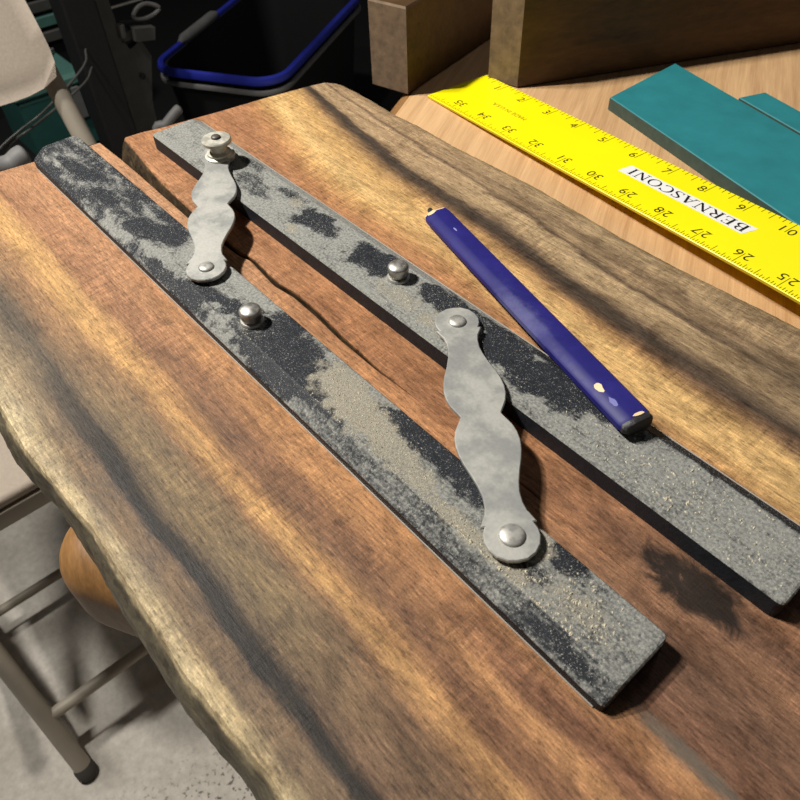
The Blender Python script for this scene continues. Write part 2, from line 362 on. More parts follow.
MAT_SAWD = plain('sawdust', (196, 186, 162), 0.9, var=0.25, scale=900)
MAT_BEAM = grainwood('bench_understructure', (150, 112, 76), (184, 142, 100), -BA)

# ------------------------------------------------------------------ the setting
ZF = -0.8
def struct(name, v, f, m):
    o = mesh(name, v, f, m); o['kind'] = 'structure'; return o
BD = np.array([0.8737, 0.4865]); BD /= np.linalg.norm(BD); BN = np.array([-BD[1], BD[0]])      # bench long / short directions
struct('floor', *prism([(-3.2, -2.6), (3.2, -2.6), (3.2, 3.4), (-3.2, 3.4)], ZF - 0.05, ZF), MAT_FLOOR)
struct('wall_back', *prism([(-2.7, -2.6), (-2.6, -2.6), (-2.6, 3.4), (-2.7, 3.4)], ZF, 1.7), MAT_DARKWALL)
mt = mesh('floor_covering', *prism([(-2.55, -1.5), (-0.66, -1.5), (-0.66, 2.6), (-2.55, 2.6)], ZF, ZF + 0.01, 0.003), MAT_BLACKCOVER)  # plain black covering over the concrete behind the bench
tag(mt, 'plain black mat on the floor behind the bench, under the tote', 'covering')

# ------------------------------------------------------------------ workbench
bc = np.array([0.2215, -0.1075])            # near left corner of the bench top
ZB = -0.022
def benchpt(a, b): return bc + BD * a + BN * b
bench = empty('workbench', (*benchpt(0.8, 0.35), ZF))
rc = 0.022
poly = []
for cx, cy, a0 in ((1.6 - rc, 0.72 - rc, 0), (rc, 0.72 - rc, 90), (rc, rc, 180), (1.6 - rc, rc, 270)):
    for k in range(9):
        a = math.radians(a0 + 90 * k / 8); poly.append(benchpt(cx + rc * math.cos(a), cy + rc * math.sin(a)))
top = mesh('bench_top', *prism(poly, ZB - 0.052, ZB, 0.017, 7), MAT_BENCH, smooth=True, angle=50)
top.data.materials.append(MAT_BENCHEND)
for p in top.data.polygons:
    if abs(p.normal.z) < 0.97: p.material_index = 1
parts = [top]
parts.append(mesh('apron', *obox(benchpt(0.8, 0.36), BD, 0.5, 0.22, ZB - 0.15, ZB - 0.052), MAT_BEAM))
for a, b in ((0.34, 0.17), (1.26, 0.17), (0.34, 0.55), (1.26, 0.55)):
    parts.append(mesh('leg', *obox(benchpt(a, b), BD, 0.035, 0.035, ZF, ZB - 0.15, 0.002), MAT_BEAM))
under(bench, *parts)
tag(bench, 'pale maple workbench with rounded corners under the dark wood slab', 'workbench')

# ------------------------------------------------------------------ live edge slab
def slab():
    fl = np.array([(-0.10, -0.030), (-0.0163, -0.0193), (-0.0021, -0.0148), (0.0346, -0.0112), (0.0441, -0.0053)])
    fr = np.array([(0.0441, -0.0053), (0.054, -0.0041), (0.0883, 0.0032), (0.1345, 0.0113), (0.1629, 0.0156), (0.1855, 0.0222), (0.198, 0.030), (0.21, 0.034)])
    cL = np.array([(-.05, .0405), (-.0087, .0406), (.0144, .041), (.0387, .0408), (.0978, .0395), (.1422, .0411), (.1498, .0433), (.175, .0409), (.1877, .0428), (.2054, .0424), (.2256, .041), (.2502, .0409), (.2759, .0424), (.7, .0424)])
    cR = np.array([(-.05, .056), (-.0041, .054), (.0246, .0499), (.0516, .0466), (.0947, .0443), (.1404, .0428), (.1484, .0453), (.1731, .0436), (.186, .0455), (.2038, .0451), (.2244, .0432), (.2501, .0420), (.2759, .0424), (.7, .0424)])
    vl = np.array([(-.05, -.070), (.06, -.078), (.1634, -.0836), (.2063, -.0855), (.2377, -.0834), (.2542, -.0817), (.321, -.083), (.3577, -.0797), (.45, -.084), (.7, -.08)])
    vb = np.array([(-.05, -.075), (.06, -.083), (.1497, -.0884), (.1898, -.0905), (.223, -.0868), (.3198, -.0882), (.3469, -.0853), (.45, -.089), (.7, -.086)])
    vr = np.array([(-.05, .198), (.0194, .198), (.0487, .1963), (.073, .1973), (.1062, .1958), (.1322, .1965), (.1724, .1974), (.2378, .1932), (.2729, .1929), (.3021, .1943), (.3539, .1957), (.5, .19), (.7, .192)])
    I = lambda A, x: np.interp(x, A[:, 0], A[:, 1])
    UE = 0.66; T = 0.022
    n = 300; r = np.linspace(0, 1, n) ** 1.15
    V = []; F = []
    def half(cols, far):
        # cols(u) -> list of (v, z) closed loop ; u differs by v through the slanted sawn end
        base = len(V); k = None
        for i in range(n):
            u0 = -0.01 + r[i] * (UE + 0.01)
            loop = cols(u0); k = len(loop)
            for v_, z_ in loop:
                uf = I(far, v_); u = uf + r[i] * (UE - uf)
                if i == 0: u += 0.0012 * (vnoise(v_ * 400, z_ * 300, 3) - 0.5)
                V.append((u, v_, z_))
        for i in range(n - 1):
            for j in range(k):
                a = base + i * k + j; b = base + i * k + (j + 1) % k
                F.append((a, b, b + k, a + k))
        F.append(tuple(base + j for j in range(k))[::-1]); F.append(tuple(base + (n - 1) * k + j for j in range(k)))
    def wob(u, s, amp=1.0, sc=90): return amp * ((vnoise(u * sc * 0.4, s * 3.1, 5) - 0.5) * 0.0010 + (vnoise(u * sc * 4.3, s * 5.7, 9) - 0.5) * 0.0006)
    def colsL(u):
        a = I(vl, u) + wob(u, 1); b = I(vb, u) + wob(u, 2, 1.3); c = I(cL, u)
        g = 1.0 if u < 0.27 else 0.0
        L = [(b, -T), (b + 0.0006 + wob(u, 3), -T * 0.72), (b * 0.6 + a * 0.4 + wob(u, 4), -T * 0.45), (b * 0.2 + a * 0.8 + wob(u, 5), -0.0055), (a, -0.0030), (a + 0.0007, -0.0012), (a + 0.0022, -0.0003)]
        for q in np.linspace(0, 1, 12): L.append((a + 0.008 + (c - 0.0005 - a - 0.008) * q, 0.0))
        L += [(c, -0.0005), (c + g * wob(u, 6, 0.8, 200), -0.004), (c + g * wob(u, 7, 0.9, 200), -0.009), (c + g * wob(u, 8, 0.9, 200), -0.015), (c, -T)]
        return L
    def colsR(u):
        a = I(vr, u) + wob(u, 11); c = I(cR, u); g = 1.0 if u < 0.27 else 0.0
        gap = max(0.0, c - I(cL, u)); s = min(1, gap / 0.004)
        L = [(c - 0.15 * gap, -T), (c - 0.45 * gap + g * wob(u, 12, s * 1.2, 200), -0.015), (c - 0.32 * gap + g * wob(u, 13, s * 1.6, 200), -0.009), (c - 0.16 * gap + g * wob(u, 14, s * 1.6, 200), -0.004), (c, -0.0005)]
        for q in np.linspace(0, 1, 14): L.append((c + 0.0005 + (a - 0.012 - c - 0.0005) * q, 0.0))
        L += [(a - 0.006, -0.0014), (a - 0.002, -0.0034), (a, -0.006), (a + 0.001 + wob(u, 15), -0.012), (a - 0.001, -T)]
        return L
    half(colsL, fl); half(colsR, fr)
    return mesh('live_edge_slab', V, F, MAT_SLAB, smooth=True, angle=35)
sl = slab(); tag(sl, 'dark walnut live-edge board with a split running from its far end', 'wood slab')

# ------------------------------------------------------------------ parallel rule
TB, BW, BL = 0.009, 0.0304, 0.39406
rule = empty('parallel_rule', (0.2, 0.05, 0.0))
tag(rule, 'dusty black parallel rule with two scalloped metal link arms, lying on the slab', 'parallel rule')
def ell(u, v, cu, cv, ru, rv, rot=0.0, soft=0.35, seed=1, warp=0.6):
    du, dv = u - cu, v - cv; c, s = math.cos(rot), math.sin(rot)
    a = (c * du + s * dv) / ru; b = (-s * du + c * dv) / rv
    d = np.sqrt(a * a + b * b) + warp * (vnoise(u * 260, v * 260, seed) - 0.5) + 0.5 * warp * (vnoise(u * 800, v * 800, seed + 3) - 0.5)
    return 1 - np.clip((d - 1 + soft) / (2 * soft), 0, 1)
def dust_left(u, v):
    n = vnoise(u * 90, v * 140, 2); n2 = vnoise(u * 300, v * 420, 4)
    d = 0.66 + 0.2 * (n - 0.5)
    far = np.clip((0.135 - u) / 0.03, 0, 1)
    d = d * (1 - far) + far * (0.35 + 0.55 * (vnoise(u * 60 + v * 160, v * 260 - u * 40, 12) - 0.5) + 0.4 * (n2 - 0.5))
    dark = [(.1165, .0222, .0105, .0055, .2, 1), (.1004, .0125, .011, .0055, .2, .75), (.1665, .0114, .013, .0042, .25, .85), (.182, .0160, .008, .003, .2, .8), (.209, .0275, .010, .004, 0, .95),
            (.226, .0175, .026, .0105, -.1, 1.05), (.214, .0085, .028, .0065, -.12, 1.0), (.150, .0045, .030, .0035, 0, .75), (.251, .0105, .018, .0042, -.15, .8), (.297, .0265, .030, .0045, .05, .75), (.313, .0270, .022, .006, -.1, .7), (.3637, .0275, .0075, .0045, 0, .95), (.357, .0155, .009, .0030, .2, .5),
            (.024, .0155, .022, .0035, .18, .8), (.058, .013, .012, .0045, .2, .6), (.0075, .0035, .009, .004, 0, .5), (.034, .004, .02, .0025, .1, .4)]
    for i, (a, b, ru, rv, rt, k) in enumerate(dark): d = d - k * 0.62 * ell(u, v, a, b, ru, rv, rt, 0.22, 20 + i)
    light = [(.088, .0045, .014, .0035, .1, .5), (.122, .0095, .010, .0035, .1, .5), (.144, .022, .014, .006, 0, .35), (.196, .0105, .010, .0055, 0, .35), (.178, .0265, .018, .003, 0, .3)]
    for i, (a, b, ru, rv, rt, k) in enumerate(light): d = d + k * ell(u, v, a, b, ru, rv, rt, 0.3, 50 + i)
    # wiped strip along the left hand edge
    strip = np.clip((0.0088 - v + 0.0008 * (n2 - 0.5)) / 0.0012, 0, 1) * np.clip((u - 0.245) / 0.02, 0, 1)
    d = d * (1 - strip) + strip * (0.47 + 0.16 * (n - 0.5))
    score = np.exp(-((v - 0.0086) / 0.00045) ** 2) * ((u > 0.17) & (u < 0.27) | (u > 0.30) & (u < 0.33) | (u > 0.365) & (u < 0.392)); d = d - 0.35 * score
    rect = ell(u, v, .379, .0052, .014, .0022, 0, .25, 77); d = d - 0.25 * rect
    s = 0.85 * ell(u, v, .2585, .0200, .021, .0105, -.15, .4, 31) + 0.75 * ell(u, v, .292, .0160, .030, .007, -.12, .45, 32) + 0.7 * ell(u, v, .338, .0120, .022, .0038, 0, .45, 33) + 0.75 * ell(u, v, .352, .0245, .007, .007, 0, .4, 36)
    s = s + 0.55 * ell(u, v, .376, .0185, .018, .008, 0.1, .6, 34) + 0.3 * ell(u, v, .205, .0125, .008, .004, 0, .3, 35)
    return np.clip(d, 0, 1.1), np.clip(s, 0, 1)
def dust_right(u, v):            # v measured from the bar's left edge, u in world
    n = vnoise(u * 90 + 9, v * 140, 2); n2 = vnoise(u * 300, v * 420 + 7, 4)
    d = 0.72 + 0.25 * (n - 0.5)
    dark = [(.1037, .0135, .017, .0065, -.1, .55), (.087, .0250, .010, .0035, 0, .45), (.1568, .0170, .0150, .0072, 0, .95), (.1996, .0180, .0140, .0080, .1, 1.15), (.244, .0225, .016, .0062, 0, .95), (.2844, .0190, .0125, .0070, 0, 1.0), (.303, .0165, .019, .0085, -.05, 1.0),
            (.322, .0225, .024, .0055, 0, .9), (.272, .0260, .018, .004, 0, .7), (.128, .0230, .012, .003, .1, .4)]
    for i, (a, b, ru, rv, rt, k) in enumerate(dark): d = d - k * 0.66 * ell(u, v, a, b, ru, rv, rt, 0.22, 120 + i)
    strip = np.clip((v - 0.0262 + 0.0012 * (n2 - 0.5)) / 0.0012, 0, 1) * np.clip((u - 0.27) / 0.03, 0, 1)
    d = d * (1 - strip) + strip * (0.15 + 0.2 * (n - 0.5))
    s = 0.6 * ell(u, v, .1351, .0200, .007, .004, 0, .4, 131) + 0.7 * ell(u, v, .152, .0050, .005, .003, 0, .4, 132) + 0.55 * ell(u, v, .230, .0095, .018, .0075, 0, .5, 133) + 0.45 * ell(u, v, .258, .012, .013, .008, 0, .4, 134) + 0.22 * ell(u, v, .365, .012, .05, .009, 0, .5, 135)
    return np.clip(d, 0, 1.1), np.clip(s, 0, 1)
BEV = 0.0078
def build_bar(u0, v0, u1, side, dustfn, label, rfar):
    """side -1: bevel on the left long edge, +1: bevel on the right long edge"""
    vs = [0, 0.0006] + list(np.linspace(0.0016, BW - 0.0016, 34)) + [BW - 0.0006, BW]
    lo = 0.0046 if side < 0 else 0.0062; wbv = BEV if side < 0 else 0.0050
    def ztop(v):
        e = v if side < 0 else BW - v; o = BW - e
        z = TB if e > wbv else lo + (TB - lo) * e / wbv
        if o < 0.0007: z = min(z, TB - (0.0007 - o))
        return z - (0.0003 if e <= 0 else 0)
    out = 0.0016 if side < 0 else -0.0012
    BLn = u1 - u0
    us = [0, 0.0005, 0.0012, 0.0022] + list(np.linspace(0.0034, BLn - 0.0034, 380)) + [BLn - 0.0022, BLn - 0.0012, BLn - 0.0005, BLn]
    V = []; F = []; k = len(vs) + 4
    va, vb_ = (0.0016, BW) if side < 0 else (0.0, BW + 0.0012)
    for u in us:
        e = min(u, BLn - u); rr = 0.0022 if u > BLn / 2 else rfar
        ins = rr - math.sqrt(max(0, rr * rr - max(0, rr - e) ** 2)) if e < rr else 0
        zd = 0.0007 * max(0, 1 - e / 0.0007)
        row = [(vs[0], 0.0), (vs[0], ztop(vs[0]) - zd - 0.00035)] + [(v, ztop(v) - zd) for v in vs] + [(vs[-1], ztop(vs[-1]) - zd - 0.00035), (vs[-1], 0.0)]
        for v, z in row:
            t = v / BW; V.append((u0 + u, v0 + va + ins + t * (vb_ - va - 2 * ins), z))
    for i in range(len(us) - 1):
        for j in range(k): F.append((i * k + j, i * k + (j + 1) % k, (i + 1) * k + (j + 1) % k, (i + 1) * k + j))
    F.append(tuple(range(k))[::-1]); F.append(tuple(range((len(us) - 1) * k, len(us) * k)))
    o = mesh('bar', V, F, MAT_BAR, smooth=True, angle=8)
    A = np.array([v.co for v in o.data.vertices]); d, s = dustfn((A[:, 0] - 0.00615) / 0.9854, (A[:, 1] - v0) / 0.9854)
    idx = np.arange(len(A)) % k; low = (idx < 2) | (idx >= k - 2)
    d = np.where(low, -0.6, d); s = np.where(low, 0, s)
    for nm, val in (('dust', d), ('sawdust', s)):
        at = o.data.attributes.new(nm, 'FLOAT', 'POINT'); at.data.foreach_set('value', val.astype(np.float32))
    o['label'] = label; under(rule, o)
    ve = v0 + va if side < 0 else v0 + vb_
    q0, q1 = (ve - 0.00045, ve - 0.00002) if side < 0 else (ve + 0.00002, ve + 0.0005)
    ln = mesh('edge_highlight', *prism([(u0 + rfar, q0), (u1 - 0.003, q0), (u1 - 0.003, q1), (u0 + rfar, q1)], 0.0, 0.0006 if side < 0 else lo - 0.0002, 0.00008), MAT_HIGHLIGHT)  # pale strip: the highlight along the outer edge, put into colour
    ln.parent = o; ln['label'] = 'thin pale strip drawn as the highlight along the edge'
    return o
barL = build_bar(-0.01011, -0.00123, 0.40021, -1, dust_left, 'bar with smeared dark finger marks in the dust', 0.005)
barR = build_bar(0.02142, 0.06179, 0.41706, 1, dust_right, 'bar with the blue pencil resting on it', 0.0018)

# link arms
PV = 0.01809
LU, LV = -0.08494, 0.05774; LL = math.hypot(LU, LV)
def arm_outline():
    h = LL / 2
    half = [(-9.1, 0), (-8.7, 3.2), (-6.9, 6.2), (-4.2, 8.2), (-1, 9.15), (1.6, 9.0), (3.4, 8.35), (4.2, 8.0), (4.3, 9.3), (6.4, 8.3), (9, 7.0), (12, 6.4), (16, 6.3), (20, 7.0), (25, 8.4), (30, 10.1), (34, 11.1), (38, 11.6), (42, 11.35), (45.5, 10.4), (48.5, 8.9), (50.4, 7.9), (h * 1000, 7.5)]
    a = [(x / 1000, y / 1000) for x, y in half]
    a = a + [(LL - x, y) for x, y in a[::-1][1:]]
    out = a + [(x, -y) for x, y in a[::-1][1:-1]]
    return out
def build_arm(pu, pv, label):
    z0, z1 = TB + 0.0016, TB + 0.0034
    e = np.array([LU, LV]) / LL; n = np.array([-e[1], e[0]])
    P = [np.array([pu, pv]) + e * x + n * y for x, y in arm_outline()]
    o = mesh('link_arm', *prism(P, z0, z1, 0.00035), MAT_LEVER); o['label'] = label
    under(rule, o)
    for k, (x, r) in enumerate(((0, 0.0040), (LL, 0.0036))):
        c = np.array([pu, pv]) + e * x
        w_ = mesh('washer', *lathe([(0.0062, 0), (0.0062, 0.0016)], (c[0], c[1], TB), 28), MAT_DARKMETAL, smooth=True)
        under(rule, w_)
    return o, e
def rivet(arm, c, r):
    z = TB + 0.0034
    prof = [(r, -0.0002), (r * 1.0, 0.0003)] + [(r * math.cos(a) + 0.0, 0.0003 + 0.0012 * math.sin(a)) for a in np.linspace(0.15, 1.45, 7)]
    o = mesh('rivet', *lathe(prof, (c[0], c[1], z), 28), MAT_RIVET, smooth=True, angle=60)
    o.parent = arm
    return o
arm1, e1 = build_arm(0.15898, PV, 'pale dusty link arm ending under the thumbscrew')
arm2, e2 = build_arm(0.34788, PV, 'grey link arm with a diagonal smudge')
rivet(arm1, (0.15898, PV), 0.0036)
rivet(arm2, (0.34788, PV), 0.0043); rivet(arm2, (0.34788 + LU, PV + LV), 0.0037)
# thumbscrew standing on the far end of the first arm
sc = (0.15898 + LU + 0.0035, PV + LV - 0.0008, TB + 0.0034)
ts = mesh('thumbscrew', *lathe([(0.0080, 0), (0.0080, 0.0008), (0.0070, 0.0012), (0.0066, 0.0016), (0.0066, 0.0026), (0.0050, 0.0030), (0.0044, 0.0036), (0.0043, 0.0072), (0.0050, 0.0076), (0.0074, 0.0078), (0.0080, 0.0083), (0.0080, 0.0098), (0.0075, 0.0104), (0.0030, 0.0106)], sc, 40), MAT_SCREW, smooth=True, angle=35)
under(rule, ts); ts['label'] = 'flanged thumbscrew on the far arm'
pin = mesh('screw_pin', *lathe([(0.0026, 0.0100), (0.0026, 0.0112), (0.0020, 0.0118), (0.0008, 0.0120)], sc, 20), MAT_DARKMETAL, smooth=True, angle=50)
pin.parent = ts
def knob(c):
    z = TB; seg = 60
    col = mesh('knob', *lathe([(0.0039, 0.0012), (0.0040, 0.0016), (0.0042, 0.0026), (0.0045, 0.0044), (0.0047, 0.0056)] + [(0.0047 * math.cos(a), 0.0060 + 0.0019 * math.sin(a)) for a in np.linspace(0.0, 1.5, 10)], (c[0], c[1], z), seg), MAT_KNOB, smooth=True, angle=40)
    # knurled neck: push alternate verts of the neck rings in and out
    me = col.data
    for i, v in enumerate(me.vertices):
        if 0.0014 < v.co.z - z < 0.0050:
            k = i % seg; f = 1.0 + (0.05 if k % 2 else -0.05); v.co.x = c[0] + (v.co.x - c[0]) * f; v.co.y = c[1] + (v.co.y - c[1]) * f
    under(rule, col)
    ring = mesh('collar', *lathe([(0.0052, 0), (0.0052, 0.0008), (0.0048, 0.0013), (0.0030, 0.0014)], (c[0], c[1], z), 32), MAT_RIVET, smooth=True, angle=40)
    ring.parent = col
knob((0.20096, 0.01503)); knob((0.22116, 0.07977))

# ------------------------------------------------------------------ loose sawdust on the bars (nobody could count it)
def sawdust(name, fn, v0, u0, n, label, extra):
    g = np.random.default_rng(n); N = n * 25
    uu = u0 + 0.002 + g.random(N) * (BL - 0.006); vv = 0.0015 + g.random(N) * (BW - 0.003)
    vv = np.where(v0 < 0.03, np.maximum(vv, 0.0095), np.minimum(vv, BW - 0.0055))
    _, s = fn((uu - 0.00615) / 0.9854, vv / 0.9854); s = np.clip(s + extra(uu, vv), 0, 1)
    keep = np.nonzero(g.random(N) < s ** 1.5)[0][:n]; V = []; F = []
    for i in keep:
        u, v = uu[i], vv[i]
        r = random.choice([0.00012, 0.00016, 0.00022, 0.0003, 0.00042]) * (1.15 if u > 0.33 else 0.8)
        k = len(V); a = random.random() * 6.28; el = random.uniform(0.8, 2.2)
        for q in range(4):
            t = a + q * math.pi / 2; w_ = r * (el if q % 2 else 1)
            V.append((u + w_ * math.cos(t), v0 + v + w_ * math.sin(t), TB - 0.00003))
        V.append((u + random.uniform(-.3, .3) * r, v0 + v + random.uniform(-.3, .3) * r, TB + r * random.uniform(0.6, 1.3)))
        F += [(k, k + 1, k + 4), (k + 1, k + 2, k + 4), (k + 2, k + 3, k + 4), (k + 3, k, k + 4)]
    o = mesh(name, V, F, MAT_SAWD); tag(o, label, 'sawdust', kind='stuff'); return o
sawdust('sawdust', dust_left, -0.00123, 0.00615, 1700, 'loose tan sawdust scattered over the bar with finger marks', lambda u, v: 0.02 + 0.35 * np.exp(-((u - .374) / .012) ** 2 - ((v - .016) / .007) ** 2))
sawdust('sawdust', dust_right, 0.06179, 0.02295, 900, 'fine pale dust grains on the bar under the pencil', lambda u, v: 0.03 + 0.12 * ((u > 0.33) & (v < 0.025)))

# ------------------------------------------------------------------ carpenter's pencil
pencil = empty('carpenter_pencil', (0.268, 0.108, 0.0))
def build_pencil():
    a = Vector((0.1913, 0.1308, 0.00355)); b = Vector((0.3463, 0.0837, 0.0135)); L = (b - a).length; ex = (b - a).normalized()
    ey = Vector((0, 0, 1)).cross(ex).normalized(); ez = ex.cross(ey)
    hw, hh = 0.0066, 0.0035
    sec = [(-hw, -0.0012), (-hw, 0.0010), (-hw + 0.0008, 0.0019), (-hw + 0.0040, hh - 0.0003), (-hw + 0.0050, hh), (hw - 0.0016, hh), (hw - 0.0004, hh - 0.0012), (hw, 0.0008), (hw, -0.0012), (hw - 0.0030, -hh), (-hw + 0.0030, -hh)]
    n = 120; V = []; F = []; k = len(sec)
    for i in range(n + 1):
        t = i / n; s = L * t
        sc = 1.0 - 0.06 * max(0, 1 - s / 0.002) - 0.10 * max(0, 1 - (L - s) / 0.0015)
        for y, z in sec: V.append(a + ex * s + ey * y * sc + ez * z * sc)
    for i in range(n):
        for j in range(k): F.append((i * k + j, i * k + (j + 1) % k, (i + 1) * k + (j + 1) % k, (i + 1) * k + j))
    F.append(tuple(range(k))[::-1]); F.append(tuple(range(n * k, (n + 1) * k)))
    body = mesh('barrel', V, F, MAT_PENCIL, smooth=True, angle=28)
    A = np.array([v.co for v in body.data.vertices]); t = ((A - np.array(a)) @ np.array(ex)) / L; y = (A - np.array(a)) @ np.array(ey)
    sc_ = 0.75 * np.exp(-((t - 0.55) / 0.16) ** 2) * np.clip((-y + 0.001) / 0.004, 0, 1) + 0.12 * (y < -0.001)
    at = body.data.attributes.new('scuff', 'FLOAT', 'POINT'); at.data.foreach_set('value', sc_.astype(np.float32))
    ch = []
    def at3(s, y, z): return a + ex * s + ey * y + ez * z
    # bare wood shows at the far end, with the lead in it
    pv = [];
    for s, q in ((0.0004, 0.93), (-0.0010, 0.86), (-0.0016, 0.70)):
        for y, z in sec: pv.append(at3(s, y * q, z * q))
    pf = [(i * k + j, i * k + (j + 1) % k, (i + 1) * k + (j + 1) % k, (i + 1) * k + j) for i in range(2) for j in range(k)] + [tuple(range(k))[::-1], tuple(range(2 * k, 3 * k))]
    ch.append(mesh('bare_tip', pv, pf, MAT_CREAM, smooth=True, angle=30))
    ch.append(mesh('lead', *tube([at3(-0.0046, -0.0020, 0.0020), at3(-0.0040, -0.0020, 0.0020), at3(0.001, -0.0020, 0.0016)], [0.0007, 0.0013, 0.0013], 8), MAT_GRAPH, smooth=True))
    # dark blunt near end
    pv = []
    for s, q in ((L - 0.0006, 0.95), (L + 0.0006, 0.96), (L + 0.0016, 0.86)):
        for j, (y, z) in enumerate(sec): pv.append(at3(s + 0.0003 * math.sin(j * 2.3), y * q, z * q))
    ch.append(mesh('dark_end', pv, pf, MAT_GRAPH, smooth=True, angle=30))
    # cream chips where the lacquer is gone
    def chip(s, y, ru, rv, m_, sd):
        r_ = random.Random(sd); P = []
        n_ = 14
        for i in range(n_):
            th = 2 * math.pi * i / n_; q = 1 + r_.uniform(-0.18, 0.18)
            yy = y + rv * q * math.sin(th); z_ = hh + 0.00008 if yy > -hw + 0.005 else hh + 0.00008 - (-hw + 0.005 - yy) * 0.36
            P.append(at3(s + ru * q * math.cos(th), yy, z_))
        Q = [p - ez * 0.00025 for p in P]
        f = [tuple(range(n_)), tuple(range(n_, 2 * n_))[::-1]] + [(i, (i + 1) % n_, n_ + (i + 1) % n_, n_ + i) for i in range(n_)]
        return mesh('paint_chip', P + Q, f, m_)
    ch.append(chip(L - 0.0190, -0.0030, 0.0024, 0.0013, MAT_CREAM, 2))
    ch.append(chip(0.0006, -0.0030, 0.0013, 0.0024, MAT_CREAM, 9))
    ch.append(chip(L - 0.0012, 0.0012, 0.0007, 0.0026, MAT_CREAM, 4))
    ch.append(chip(L - 0.0105, -0.0028, 0.0026, 0.0009, plain('dented_lacquer', (112, 112, 168), 0.3), 3))
    ch.append(chip(0.021, -0.0002, 0.0017, 0.0004, plain('pale_scratch', (150, 150, 200), 0.4), 5))
    under(pencil, body, *ch)
build_pencil()
tag(pencil, 'flat blue carpenter\'s pencil with a dark blunt end, propped on the rule', 'pencil')

# ------------------------------------------------------------------ yellow yardstick
RO = np.array([0.05244, 0.25124]); RA = -0.11542; RD = np.array([math.cos(RA), math.sin(RA)]); RN = np.array([-RD[1], RD[0]]); RW = 0.0529; IN = 0.0254
def rz(s):
    s0 = min(s, 0.26); z = 0.0401 * s0
    if s > 0.26: z += 0.0401 * (0.03 * (1 - math.exp(-(s - 0.26) / 0.03)))
    return ZB + 0.002 + z
def rp(s, v, e=0.0):
    p = RO + RD * s + RN * v; return (p[0], p[1], rz(s) + e)
stick = empty('yardstick', (*(RO + RD * 0.15 + RN * RW / 2), ZB))
def build_stick():
    V = []; F = []; S = [0, 0.0004] + list(np.arange(0.004, 0.912, 0.004)) + [0.914]
    sec = [(0, -0.0017), (0, -0.0004), (0.0004, 0), (RW - 0.0004, 0), (RW, -0.0004), (RW, -0.0017)]
    for s in S:
        for v, e in sec: V.append(rp(s, v, e))
    k = 6
    for i in range(len(S) - 1):
        for j in range(k): F.append((i * k + j, i * k + (j + 1) % k, (i + 1) * k + (j + 1) % k, (i + 1) * k + j))
    F.append(tuple(range(k))[::-1]); F.append(tuple(range((len(S) - 1) * k, len(S) * k)))
    o = mesh('blade', V, F, MAT_YELLOW); under(stick, o)
    o.data.materials.append(MAT_YEDGE)
    for p in o.data.polygons:
        if abs(p.normal.z) < 0.6: p.material_index = 1
    T = []; Tf = []
    def tick(s, v0, v1, w_):
        b = len(T); T.extend([rp(s - w_, v0, 0.00006), rp(s + w_, v0, 0.00006), rp(s + w_, v1, 0.00006), rp(s - w_, v1, 0.00006)]); Tf.append((b, b + 1, b + 2, b + 3))
    NI = 18
    for i in range(1, NI * 8 + 1):
        s = i * IN / 8; ln = 0.0112 if i % 8 == 0 else 0.0066 if i % 4 == 0 else 0.0042 if i % 2 == 0 else 0.0027
        tick(s, RW - 0.0004, RW - ln, 0.00019)
    t1 = mesh('eighth_inch_marks', T, Tf, MAT_INK); T, Tf = [], []
    for i in range(1, NI * 16 + 1):
        s = i * IN / 16; ln = 0.0112 if i % 16 == 0 else 0.0062 if i % 8 == 0 else 0.0042 if i % 4 == 0 else 0.0032 if i % 2 == 0 else 0.0023
        b = len(T); T += [rp(s - .00016, 0.0004, 0.00006), rp(s + .00016, 0.0004, 0.00006), rp(s + .00016, ln, 0.00006), rp(s - .00016, ln, 0.00006)]; Tf.append((b, b + 1, b + 2, b + 3))
    t2 = mesh('sixteenth_inch_marks', T, Tf, MAT_INK); under(stick, t1, t2)
    def text(body, size, xscale=1.0):
        c = bpy.data.curves.new('t', 'FONT'); c.body = body; c.size = size; c.align_x = 'CENTER'; c.align_y = 'CENTER'; c.resolution_u = 3
        tmp = bpy.data.objects.new('t', c); C.objects.link(tmp)
        me = bpy.data.meshes.new_from_object(tmp); v = [(p.co.x * xscale, p.co.y) for p in me.vertices]; f = [tuple(p.vertices) for p in me.polygons]
        bpy.data.objects.remove(tmp); bpy.data.meshes.remove(me)
        xs = [p[0] for p in v]; ys = [p[1] for p in v]; cx = (min(xs) + max(xs)) / 2; cy = (min(ys) + max(ys)) / 2
        return [(x - cx, y - cy) for x, y in v], f
    digits = {d: text(d, 0.0088) for d in '0123456789'}
    def numeral(num, s, v, flip):
        V = []; F = []; st = str(num); adv = 0.0046
        if len(st) == 1: offs = [-0.0030]
        else: offs = [-0.0028, 0.0028]
        for ch, ox in zip(st, offs):
            dv, df = digits[ch]; b = len(V); sg = -1 if flip else 1
            V += [rp(s + sg * (x + ox), v + sg * y, 0.00007) for x, y in dv]; F += [tuple(i + b for i in q) for q in df]
        o = mesh('numeral', V, F, MAT_INK); under(stick, o)
    for i in range(1, NI + 1):
        numeral(i, i * IN, RW - 0.0088, False); numeral(36 - i, i * IN, 0.0094, True)
    # faint maker's line
    V, F = text('MADE IN U.S.A.', 0.0050)
    o = mesh('origin_print', [rp(0.056 - x, 0.0262 - y, 0.00006) for x, y in V], F, MAT_INKFAINT); under(stick, o)
    # white name label with slanted ends, printed in serif capitals (upside down from here)
    g = [(0.1565, 0.0234), (0.1580, 0.0338), (0.2415, 0.0336), (0.2455, 0.0310), (0.2435, 0.0252), (0.2400, 0.0240)]
    LV = []; LF = []; m_ = 30
    top = []; bot = []
    for i in range(m_ + 1):
        t = i / m_; bot.append((0.1565 + t * (0.2418 - 0.1565), 0.0236)); top.append((0.1580 + t * (0.2445 - 0.1580), 0.0338))
